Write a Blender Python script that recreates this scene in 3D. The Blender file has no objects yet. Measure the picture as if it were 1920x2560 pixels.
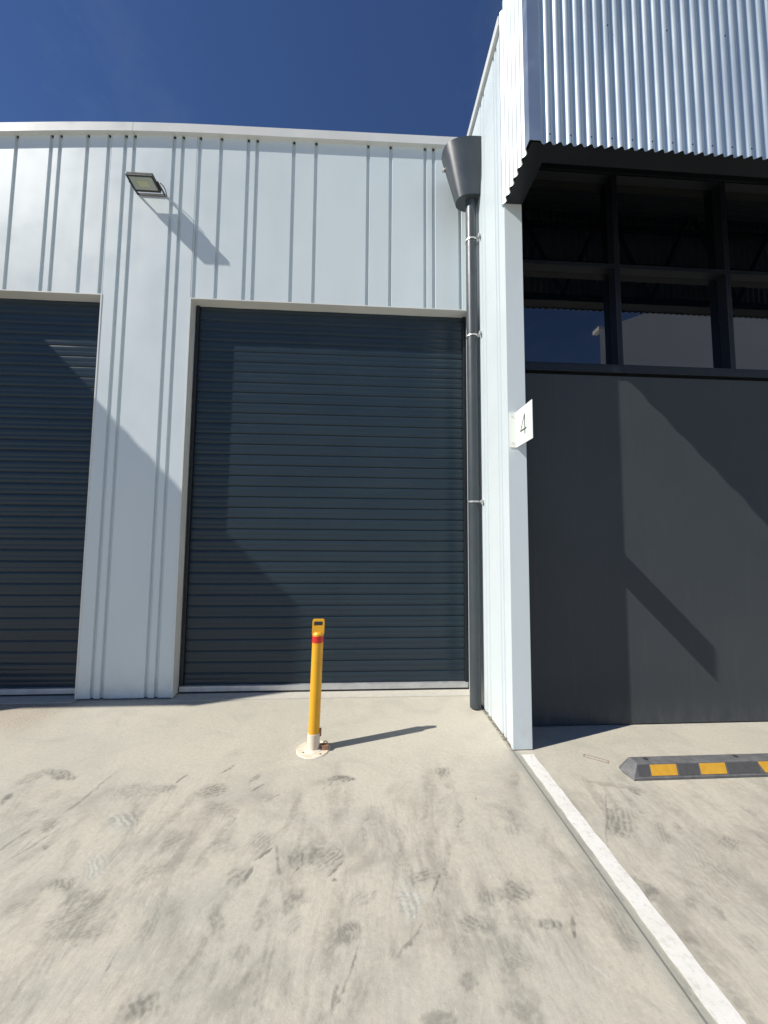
import bpy, bmesh, math, random
from mathutils import Vector, Matrix
random.seed(7)
S = bpy.context.scene
COL = S.collection

# ---------------------------------------------------------------- camera, sky, sun, exposure
cd = bpy.data.cameras.new('camera')
cd.sensor_fit = 'HORIZONTAL'; cd.sensor_width = 36.0
cd.lens = 36.0 * 930.5 / 1920.0
cd.clip_start = 0.05; cd.clip_end = 2000
cam = bpy.data.objects.new('camera', cd); COL.objects.link(cam)
Rm = ((0.99824257, 0.05808967, -0.01171977),
      (-0.05878063, 0.99571598, -0.07137588),
      (0.00752336, 0.07193934, 0.99738063))
rt = Vector([r[0] for r in Rm]); fw = Vector([r[1] for r in Rm]); up = Vector([r[2] for r in Rm])
mw = Matrix((rt, up, -fw)).transposed().to_4x4()
mw.translation = Vector((0, -3.9365, 1.6))
cam.matrix_world = mw
S.camera = cam

SUN = Vector((1.922, 0.625, -1.975)).normalized()       # the way the light travels
world = bpy.data.worlds.new('World'); S.world = world; world.use_nodes = True
wn = world.node_tree.nodes; wl = world.node_tree.links
sky = wn.new('ShaderNodeTexSky'); sky.sky_type = 'NISHITA'; sky.sun_disc = False
sky.sun_elevation = math.asin(-SUN.z); sky.sun_rotation = math.atan2(-SUN.x, -SUN.y)
sky.air_density = 1.0; sky.dust_density = 0.0; sky.ozone_density = 6.0; sky.altitude = 300
bg = wn['Background']; bg.inputs['Strength'].default_value = 0.068
hs_ = wn.new('ShaderNodeHueSaturation'); hs_.inputs['Saturation'].default_value = 1.08; hs_.inputs['Hue'].default_value = .509
wl.new(sky.outputs['Color'], hs_.inputs['Color']); tc_ = wn.new('ShaderNodeTexCoord'); mp_ = wn.new('ShaderNodeMapping'); mp_.inputs['Scale'].default_value = (1.2, 1.2, 3.2); mp_.inputs['Rotation'].default_value = (.3, .5, .2)
nz_ = wn.new('ShaderNodeTexNoise'); nz_.inputs['Scale'].default_value = 1.7; nz_.inputs['Detail'].default_value = 7; nz_.inputs['Roughness'].default_value = .6; nz_.inputs['Distortion'].default_value = .8
mr_ = wn.new('ShaderNodeMapRange'); mr_.inputs['From Min'].default_value = .48; mr_.inputs['From Max'].default_value = .75; mr_.inputs['To Max'].default_value = .06
mx_ = wn.new('ShaderNodeMix'); mx_.data_type = 'RGBA'; mx_.inputs[7].default_value = (7.5, 8.0, 8.8, 1)      # thin cirrus
wl.new(tc_.outputs['Generated'], mp_.inputs['Vector']); wl.new(mp_.outputs[0], nz_.inputs['Vector']); wl.new(nz_.outputs['Fac'], mr_.inputs['Value'])
wl.new(mr_.outputs[0], mx_.inputs[0]); wl.new(hs_.outputs['Color'], mx_.inputs[6]); wl.new(mx_.outputs[2], bg.inputs['Color'])
sl = bpy.data.lights.new('sun', 'SUN'); sl.energy = 4.4; sl.angle = math.radians(0.5); sl.color = (1.0, 0.955, 0.88)
so = bpy.data.objects.new('sun', sl); COL.objects.link(so)
so.rotation_euler = SUN.to_track_quat('-Z', 'Y').to_euler(); so.location = (-8, -4, 9)
S.view_settings.view_transform = 'Standard'; S.view_settings.look = 'None'
S.view_settings.exposure = 0.38; S.view_settings.gamma = 1.0
S.view_settings.use_curve_mapping = False
S.render.engine = 'CYCLES'
S.cycles.max_bounces = 8; S.cycles.use_denoising = True

# ---------------------------------------------------------------- helpers
def empty(name, loc, label, cat, group=None):
    o = bpy.data.objects.new(name, None); COL.objects.link(o); o.location = loc
    o.empty_display_size = 0.2
    o['label'] = label; o['category'] = cat
    if group: o['group'] = group
    return o

def obj(name, bm, mat, parent=None, label=None, smooth=None):
    """link a bmesh given in world coordinates as one mesh object"""
    bmesh.ops.remove_doubles(bm, verts=bm.verts, dist=1e-5)
    me = bpy.data.meshes.new(name); bm.to_mesh(me); bm.free()
    if smooth is not None:
        me.polygons.foreach_set('use_smooth', [True] * len(me.polygons))
        me.set_sharp_from_angle(angle=math.radians(smooth))
    me.materials.append(mat)
    o = bpy.data.objects.new(name, me); COL.objects.link(o)
    if parent is not None:
        o.parent = parent
        p = parent; off = Vector((0, 0, 0))
        while p is not None:
            off += p.location; p = p.parent
        o.location = -off
    if label: o['label'] = label
    return o

def bx(bm, x0, x1, y0, y1, z0, z1, bev=0.0):
    r = bmesh.ops.create_cube(bm, size=1.0)
    vs = r['verts']
    for v in vs:
        v.co = Vector(((x0 + x1) / 2 + v.co.x * (x1 - x0), (y0 + y1) / 2 + v.co.y * (y1 - y0), (z0 + z1) / 2 + v.co.z * (z1 - z0)))
    if bev > 0:
        es = list({e for v in vs for e in v.link_edges})
        bmesh.ops.bevel(bm, geom=es, offset=bev, segments=2, affect='EDGES', profile=0.7)
    return bm

def box(*a, **k):
    return bx(bmesh.new(), *a, **k)

def cyl(bm, c0, c1, r0, r1=None, seg=32, caps=True):
    r1 = r0 if r1 is None else r1
    c0 = Vector(c0); c1 = Vector(c1); d = (c1 - c0)
    q = d.to_track_quat('Z', 'Y')
    A = []; B = []
    for i in range(seg):
        a = 2 * math.pi * i / seg
        u = Vector((math.cos(a), math.sin(a), 0))
        A.append(bm.verts.new(c0 + q @ (u * r0))); B.append(bm.verts.new(c1 + q @ (u * r1)))
    for i in range(seg):
        j = (i + 1) % seg
        bm.faces.new((A[i], A[j], B[j], B[i]))
    if caps:
        bm.faces.new(A[::-1]); bm.faces.new(B)
    return bm

def tube(bm, pts, r, seg=10):
    for a, b in zip(pts[:-1], pts[1:]):
        cyl(bm, a, b, r, seg=seg)
    return bm

def prism(bm, poly, axis, a0, a1):
    """closed polygon (u,v) extruded along axis; the other two coordinates in order"""
    def P(u, v, w):
        if axis == 'x': return Vector((w, u, v))
        if axis == 'y': return Vector((u, w, v))
        return Vector((u, v, w))
    A = [bm.verts.new(P(u, v, a0)) for u, v in poly]; B = [bm.verts.new(P(u, v, a1)) for u, v in poly]
    n = len(poly)
    for i in range(n):
        j = (i + 1) % n
        bm.faces.new((A[i], A[j], B[j], B[i]))
    bm.faces.new(A[::-1]); bm.faces.new(B)
    bmesh.ops.recalc_face_normals(bm, faces=bm.faces)
    return bm

# ---------------------------------------------------------------- materials
def mat(name, col=(.5, .5, .5), rough=.5, metal=0.0, spec=.5, coat=0.0):
    m = bpy.data.materials.new(name); m.use_nodes = True
    b = m.node_tree.nodes['Principled BSDF']
    b.inputs['Base Color'].default_value = (*col, 1); b.inputs['Roughness'].default_value = rough
    b.inputs['Metallic'].default_value = metal; b.inputs['Specular IOR Level'].default_value = spec
    b.inputs['Coat Weight'].default_value = coat
    m.diffuse_color = (*col, 1)
    return m

def N(m, t, **k):
    n = m.node_tree.nodes.new(t)
    for a, v in k.items(): setattr(n, a, v)
    return n

def L(m, a, b): m.node_tree.links.new(a, b)

def noise(m, vec, scale, detail=4, rough=.55, dist=0.0):
    n = N(m, 'ShaderNodeTexNoise'); n.inputs['Scale'].default_value = scale
    n.inputs['Detail'].default_value = detail; n.inputs['Roughness'].default_value = rough
    n.inputs['Distortion'].default_value = dist
    L(m, vec, n.inputs['Vector']); return n.outputs['Fac']

def mapping(m, vec, scale=(1, 1, 1), rot=(0, 0, 0), loc=(0, 0, 0)):
    n = N(m, 'ShaderNodeMapping'); n.inputs['Scale'].default_value = scale
    n.inputs['Rotation'].default_value = rot; n.inputs['Location'].default_value = loc
    L(m, vec, n.inputs['Vector']); return n.outputs['Vector']

def rng(m, v, a, b, c, d, smooth=False):
    n = N(m, 'ShaderNodeMapRange'); n.inputs['From Min'].default_value = a; n.inputs['From Max'].default_value = b
    n.inputs['To Min'].default_value = c; n.inputs['To Max'].default_value = d
    if smooth: n.interpolation_type = 'SMOOTHSTEP'
    L(m, v, n.inputs['Value']); return n.outputs['Result']

def mth(m, op, a, b=None, clamp=False):
    n = N(m, 'ShaderNodeMath', operation=op, use_clamp=clamp)
    for i, v in enumerate((a, b)):
        if v is None: continue
        if isinstance(v, (int, float)): n.inputs[i].default_value = v
        else: L(m, v, n.inputs[i])
    return n.outputs[0]

def mix(m, fac, a, b, bt='MIX'):
    n = N(m, 'ShaderNodeMix', data_type='RGBA', blend_type=bt)
    if isinstance(fac, (int, float)): n.inputs[0].default_value = fac
    else: L(m, fac, n.inputs[0])
    for i, v in ((6, a), (7, b)):
        if isinstance(v, tuple): n.inputs[i].default_value = (*v, 1) if len(v) == 3 else v
        else: L(m, v, n.inputs[i])
    return n.outputs[2]

def geo_pos(m):
    return N(m, 'ShaderNodeNewGeometry').outputs['Position']

def bsdf(m): return m.node_tree.nodes['Principled BSDF']

def mottle(m, c0, c1, scale=1.5, rough=(.35, .5), bump=0.0, bscale=60, stretch=(1, 1, 1)):
    p = geo_pos(m); v = mapping(m, p, scale=stretch)
    n1 = noise(m, v, scale, 6, .6)
    c = mix(m, rng(m, n1, .3, .7, 0, 1), c0, c1)
    L(m, c, bsdf(m).inputs['Base Color'])
    L(m, rng(m, noise(m, v, scale * 2.3, 5), .3, .7, rough[0], rough[1]), bsdf(m).inputs['Roughness'])
    if bump > 0:
        b = N(m, 'ShaderNodeBump'); b.inputs['Strength'].default_value = 1.0; b.inputs['Distance'].default_value = bump
        L(m, noise(m, p, bscale, 2), b.inputs['Height']); L(m, b.outputs[0], bsdf(m).inputs['Normal'])
    return m

def wall_paint(name, c0, c1):
    """white factory-painted steel: faint mottling, oil-canning, a little splash dirt along the ground"""
    m = mat(name, c0, .4)
    p = geo_pos(m)
    n1 = noise(m, mapping(m, p, scale=(1, 1, .35)), 1.1, 5)
    c = mix(m, rng(m, n1, .3, .7, 0, 1), c0, c1)
    sep = N(m, 'ShaderNodeSeparateXYZ'); L(m, p, sep.inputs[0])
    streak = noise(m, mapping(m, p, scale=(9, 9, .5)), 2.2, 5, .65)
    c = mix(m, rng(m, streak, .55, .8, 0, .10), c, (.55, .53, .48))
    splash = mth(m, 'MULTIPLY', rng(m, sep.outputs['Z'], 0, .35, .75, 0), rng(m, noise(m, p, 9, 6, .7), .42, .7, 0, .55))
    c = mix(m, splash, c, (.45, .41, .34))
    L(m, c, bsdf(m).inputs['Base Color'])
    L(m, rng(m, noise(m, p, 3, 5), .3, .7, .33, .48), bsdf(m).inputs['Roughness'])
    b = N(m, 'ShaderNodeBump'); b.inputs['Strength'].default_value = 1; b.inputs['Distance'].default_value = .006
    L(m, noise(m, mapping(m, p, scale=(1, 1, .6)), 1.8, 2, .4), b.inputs['Height'])
    L(m, b.outputs[0], bsdf(m).inputs['Normal'])
    return m

M_wall = wall_paint('white_cladding', (.585, .655, .675), (.64, .705, .72))
M_trim = mottle(mat('white_trim', (.66, .66, .62)), (.62, .63, .60), (.70, .70, .67), 2.0, (.35, .5))
M_char = mottle(mat('charcoal_panel', (.04, .045, .05)), (.053, .062, .069), (.063, .072, .079), .9, (.30, .42), .0008, 4)
def panel_dust(m):
    p = geo_pos(m); sep = N(m, 'ShaderNodeSeparateXYZ'); L(m, p, sep.inputs[0])
    old = bsdf(m).inputs['Base Color'].links[0].from_socket
    f = mth(m, 'MULTIPLY', rng(m, sep.outputs['Z'], 0, .30, 1, 0, True), rng(m, noise(m, mapping(m, p, scale=(3, 3, 1)), 5, 6, .7), .35, .7, 0, .13))
    f2 = mth(m, 'MULTIPLY', rng(m, noise(m, mapping(m, p, scale=(14, 14, .8)), 1.3, 6, .7), .55, .75, 0, 1), .05)
    L(m, mix(m, mth(m, 'ADD', f, f2), old, (.30, .28, .24)), bsdf(m).inputs['Base Color'])
panel_dust(M_char)
M_char2 = mottle(mat('charcoal_trim', (.03, .034, .04)), (.007, .010, .014), (.011, .014, .019), 2, (.34, .46))
M_door = mottle(mat('door_steel', (.03, .036, .042)), (.022, .036, .049), (.028, .043, .056), 1.3, (.16, .26), 0, 40, (1, 1, 3))
bsdf_d = M_door.node_tree.nodes['Principled BSDF']; bsdf_d.inputs['Specular IOR Level'].default_value = .26
M_char.node_tree.nodes['Principled BSDF'].inputs['Specular IOR Level'].default_value = .12
M_alu = mottle(mat('brushed_aluminium', (.6, .6, .6), .4, .6), (.50, .51, .52), (.66, .66, .66), 6, (.35, .6))
M_rub = mottle(mat('black_rubber', (.03, .03, .03), .8), (.025, .025, .025), (.05, .05, .048), 20, (.7, .9))
M_zinc = mottle(mat('corrugated_steel', (.6, .66, .69), .35, .74), (.64, .72, .71), (.76, .84, .82), 1.6, (.28, .40), 0, 30, (1, 1, .4))
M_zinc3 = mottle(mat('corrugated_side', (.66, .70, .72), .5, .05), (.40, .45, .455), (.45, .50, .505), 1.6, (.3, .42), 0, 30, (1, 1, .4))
M_zinc2 = mottle(mat('flashing_steel', (.4, .5, .6), .4, .8), (.42, .50, .58), (.50, .58, .66), 2.2, (.3, .45))
M_dark = mat('dark_void', (.008, .008, .009), .9, 0, .2)
M_glass = mat('tinted_glass', (.002, .003, .005), .015, 0, .5)
bsdf_g = M_glass.node_tree.nodes['Principled BSDF']; bsdf_g.inputs['IOR'].default_value = 2.3
b_ = N(M_glass, 'ShaderNodeBump'); b_.inputs['Strength'].default_value = 1; b_.inputs['Distance'].default_value = .0012
L(M_glass, noise(M_glass, geo_pos(M_glass), 1.4, 1), b_.inputs['Height']); L(M_glass, b_.outputs[0], bsdf(M_glass).inputs['Normal'])
M_pipe = mottle(mat('pipe_paint', (.075, .085, .095), .4), (.042, .052, .060), (.055, .066, .074), 5, (.32, .45))
M_galv = mottle(mat('galvanised', (.6, .6, .58), .4, .7), (.55, .55, .53), (.75, .74, .70), 30, (.3, .5))
M_yel = mottle(mat('yellow_powdercoat', (.75, .36, .02), .35), (.74, .36, .014), (.82, .43, .02), 7, (.28, .42))
M_red = mottle(mat('red_tape', (.6, .02, .02), .35), (.58, .015, .015), (.68, .03, .025), 20, (.3, .4))
M_cream = mottle(mat('cream_rusty', (.7, .62, .5), .5), (.80, .75, .62), (.66, .52, .38), 22, (.4, .7))
M_rust = mottle(mat('rusty_brass', (.4, .22, .12), .6, .3), (.42, .24, .14), (.22, .13, .09), 60, (.5, .8))
M_sign = mottle(mat('sign_white', (.8, .82, .78), .4), (.80, .83, .78), (.76, .79, .74), 10, (.35, .5))
M_ink = mat('sign_ink', (.07, .10, .085), .5)
M_black = mottle(mat('lamp_black', (.02, .022, .02), .4), (.018, .02, .018), (.028, .03, .028), 20, (.35, .5))
M_lens = mat('lamp_glass', (.34, .38, .33), .12, 0, .6)
M_led = mat('lamp_led', (.45, .47, .30), .4)
M_stop = mottle(mat('grey_rubber', (.13, .13, .13), .75), (.10, .10, .105), (.17, .17, .17), 18, (.6, .85), .002, 120)
M_stopy = mottle(mat('yellow_reflector', (.72, .38, .03), .45), (.66, .34, .03), (.76, .42, .04), 30, (.4, .6))
M_deck = mottle(mat('deck_underside', (.1, .11, .12), .5), (.07, .09, .11), (.10, .12, .14), 2, (.45, .6))
M_opp = mottle(mat('opposite_white', (.7, .72, .72)), (.78, .80, .80), (.84, .85, .85), 1.0, (.5, .6))

# concrete ------------------------------------------------------------------
def concrete(name, marks=True):
    m = mat(name, (.45, .42, .36), .8)
    p = geo_pos(m)
    sep = N(m, 'ShaderNodeSeparateXYZ'); L(m, p, sep.inputs[0])
    n_big = noise(m, p, .55, 6, .55, .3)
    n_mid = noise(m, p, 2.6, 8, .62, .6)
    n_fine = noise(m, p, 46, 6, .7)
    n_grit = noise(m, p, 260, 3, .6)
    c = mix(m, rng(m, n_big, .32, .68, 0, 1), (.475, .455, .380), (.545, .508, .420))
    c = mix(m, rng(m, n_mid, .35, .7, 0, .6), c, (.575, .525, .425))
    c = mix(m, rng(m, n_fine, .35, .7, 0, .42), c, (.33, .315, .27))
    # pale trowel bloom and soft grey blotches
    n_bl = noise(m, mapping(m, p, scale=(1, 1.4, 1), loc=(4, 2, 0)), 1.6, 7, .6, 1.2)
    c = mix(m, rng(m, n_bl, .52, .72, 0, .45), c, (.34, .335, .295))
    spk = noise(m, p, 120, 2, .5)
    c = mix(m, rng(m, spk, .66, .72, 0, .35), c, (.16, .15, .13))
    rough = rng(m, n_mid, .3, .7, .62, .85)
    if marks:
        # tyre and broom streaks, mostly running in and out of the bays
        zone = noise(m, p, 1.1, 4, .55, .5)
        near = rng(m, sep.outputs['Y'], -.9, -1.9, .10, 1, True)
        zs = mth(m, 'MULTIPLY', rng(m, zone, .40, .60, .15, 1, True), near)
        wp = N(m, 'ShaderNodeVectorMath', operation='ADD'); L(m, p, wp.inputs[0])
        wn_ = N(m, 'ShaderNodeTexNoise'); wn_.inputs['Scale'].default_value = 1.3; wn_.inputs['Detail'].default_value = 1; L(m, p, wn_.inputs['Vector'])
        sc_ = N(m, 'ShaderNodeVectorMath', operation='SCALE'); sc_.inputs['Scale'].default_value = .22; L(m, wn_.outputs['Color'], sc_.inputs[0]); L(m, sc_.outputs[0], wp.inputs[1])
        st = noise(m, mapping(m, wp.outputs[0], scale=(20, 2.6, 1), rot=(0, 0, .12)), 1.0, 6, .72)
        st2 = noise(m, mapping(m, wp.outputs[0], scale=(55, 7, 1), rot=(0, 0, -.22)), 1.0, 4, .7)
        c = mix(m, mth(m, 'MULTIPLY', mth(m, 'MULTIPLY', rng(m, st, .49, .70, 0, 1), zs), .40), c, (.205, .19, .165))
        c = mix(m, mth(m, 'MULTIPLY', mth(m, 'MULTIPLY', rng(m, st2, .50, .7, 0, 1), zs), .22), c, (.22, .21, .185))
        c = mix(m, mth(m, 'MULTIPLY', mth(m, 'MULTIPLY', rng(m, st2, .5, .36, 0, 1), near), .16), c, (.58, .54, .465))
        sm = noise(m, mapping(m, wp.outputs[0], scale=(1.5, 1, 1), loc=(1.3, .4, 0)), 2.7, 7, .68, .4)
        c = mix(m, mth(m, 'MULTIPLY', rng(m, sm, .49, .66, 0, .52), near), c, (.235, .218, .185))
        at = N(m, 'ShaderNodeAttribute', attribute_name='scuff'); acc = at.outputs['Fac']
        at2 = N(m, 'ShaderNodeAttribute', attribute_name='chalk')
        c = mix(m, mth(m, 'MULTIPLY', acc, .70), c, (.115, .110, .096))
        c = mix(m, mth(m, 'MULTIPLY', at2.outputs['Fac'], .75), c, (.62, .61, .55))
        # dark grout line and grey wash along the left of the painted line
        nx = mth(m, 'ADD', sep.outputs['X'], mth(m, 'MULTIPLY', rng(m, n_mid, 0, 1, -1, 1), .010))
        wash = mth(m, 'MULTIPLY', rng(m, nx, 1.09, 1.17, 0, 1, True), rng(m, nx, 1.21, 1.185, 0, 1, True))
        wash = mth(m, 'MULTIPLY', wash, rng(m, sep.outputs['Y'], -1.0, -1.1, 0, .45))
        c = mix(m, wash, c, (.22, .235, .22))
        cut = mth(m, 'MULTIPLY', rng(m, sep.outputs['X'], 1.158, 1.161, 0, 1), rng(m, sep.outputs['X'], 1.170, 1.167, 0, 1))
        cut = mth(m, 'MULTIPLY', cut, rng(m, sep.outputs['Y'], -1.04, -1.05, 0, .75))
        c = mix(m, cut, c, (.12, .115, .10))
        gap = mth(m, 'MULTIPLY', rng(m, nx, 1.135, 1.158, 0, 1, True), rng(m, nx, 1.19, 1.185, 0, 1))
        gap = mth(m, 'MULTIPLY', mth(m, 'MULTIPLY', gap, rng(m, sep.outputs['Y'], -1.06, -1.04, 0, 1)), rng(m, noise(m, p, 24, 4, .7), .40, .55, .25, .85))
        c = mix(m, gap, c, (.10, .085, .065))
        foot = mth(m, 'MULTIPLY', mth(m, 'MULTIPLY', rng(m, sep.outputs['Y'], -.10, -.005, 0, 1, True), rng(m, sep.outputs['X'], -1.80, -1.90, 0, 1)), rng(m, noise(m, p, 14, 5, .7), .42, .62, .1, .6))
        c = mix(m, foot, c, (.20, .18, .15))
        # coarse exposed patch far left
        gx = mth(m, 'MULTIPLY', rng(m, sep.outputs['X'], -2.45, -2.95, 0, 1, True), rng(m, sep.outputs['Y'], -.85, -.35, 0, 1, True))
        c = mix(m, mth(m, 'MULTIPLY', gx, rng(m, noise(m, p, 75, 3, .7), .4, .62, 0, .8)), c, (.36, .27, .20))
        rough = mth(m, 'SUBTRACT', rough, mth(m, 'MULTIPLY', acc, .15))
    L(m, c, bsdf(m).inputs['Base Color']); L(m, rough, bsdf(m).inputs['Roughness'])
    bsdf(m).inputs['Specular IOR Level'].default_value = .35
    b = N(m, 'ShaderNodeBump'); b.inputs['Strength'].default_value = 1; b.inputs['Distance'].default_value = .0016
    L(m, mth(m, 'ADD', n_fine, mth(m, 'MULTIPLY', n_grit, .5)), b.inputs['Height'])
    b2 = N(m, 'ShaderNodeBump'); b2.inputs['Strength'].default_value = 1; b2.inputs['Distance'].default_value = .008
    L(m, n_mid, b2.inputs['Height']); L(m, b.outputs[0], b2.inputs['Normal'])
    L(m, b2.outputs[0], bsdf(m).inputs['Normal'])
    return m

M_conc = concrete('yard_concrete')
M_sill = mottle(mat('sill_concrete', (.5, .49, .45), .8), (.45, .435, .375), (.53, .50, .43), 14, (.7, .9), .001, 90)
M_line = mat('line_paint', (.75, .73, .67), .6)
def line_nodes(m):
    p = geo_pos(m)
    w = noise(m, p, 34, 6, .72)
    n2 = noise(m, p, 7, 5, .6)
    c = mix(m, rng(m, n2, .3, .7, 0, 1), (.70, .675, .62), (.78, .765, .73))
    c = mix(m, rng(m, w, .50, .66, 0, .50), c, (.46, .44, .38))
    L(m, c, bsdf(m).inputs['Base Color'])
    b = N(m, 'ShaderNodeBump'); b.inputs['Strength'].default_value = 1; b.inputs['Distance'].default_value = .001
    L(m, noise(m, p, 120, 4), b.inputs['Height']); L(m, b.outputs[0], bsdf(m).inputs['Normal'])
line_nodes(M_line)

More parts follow.
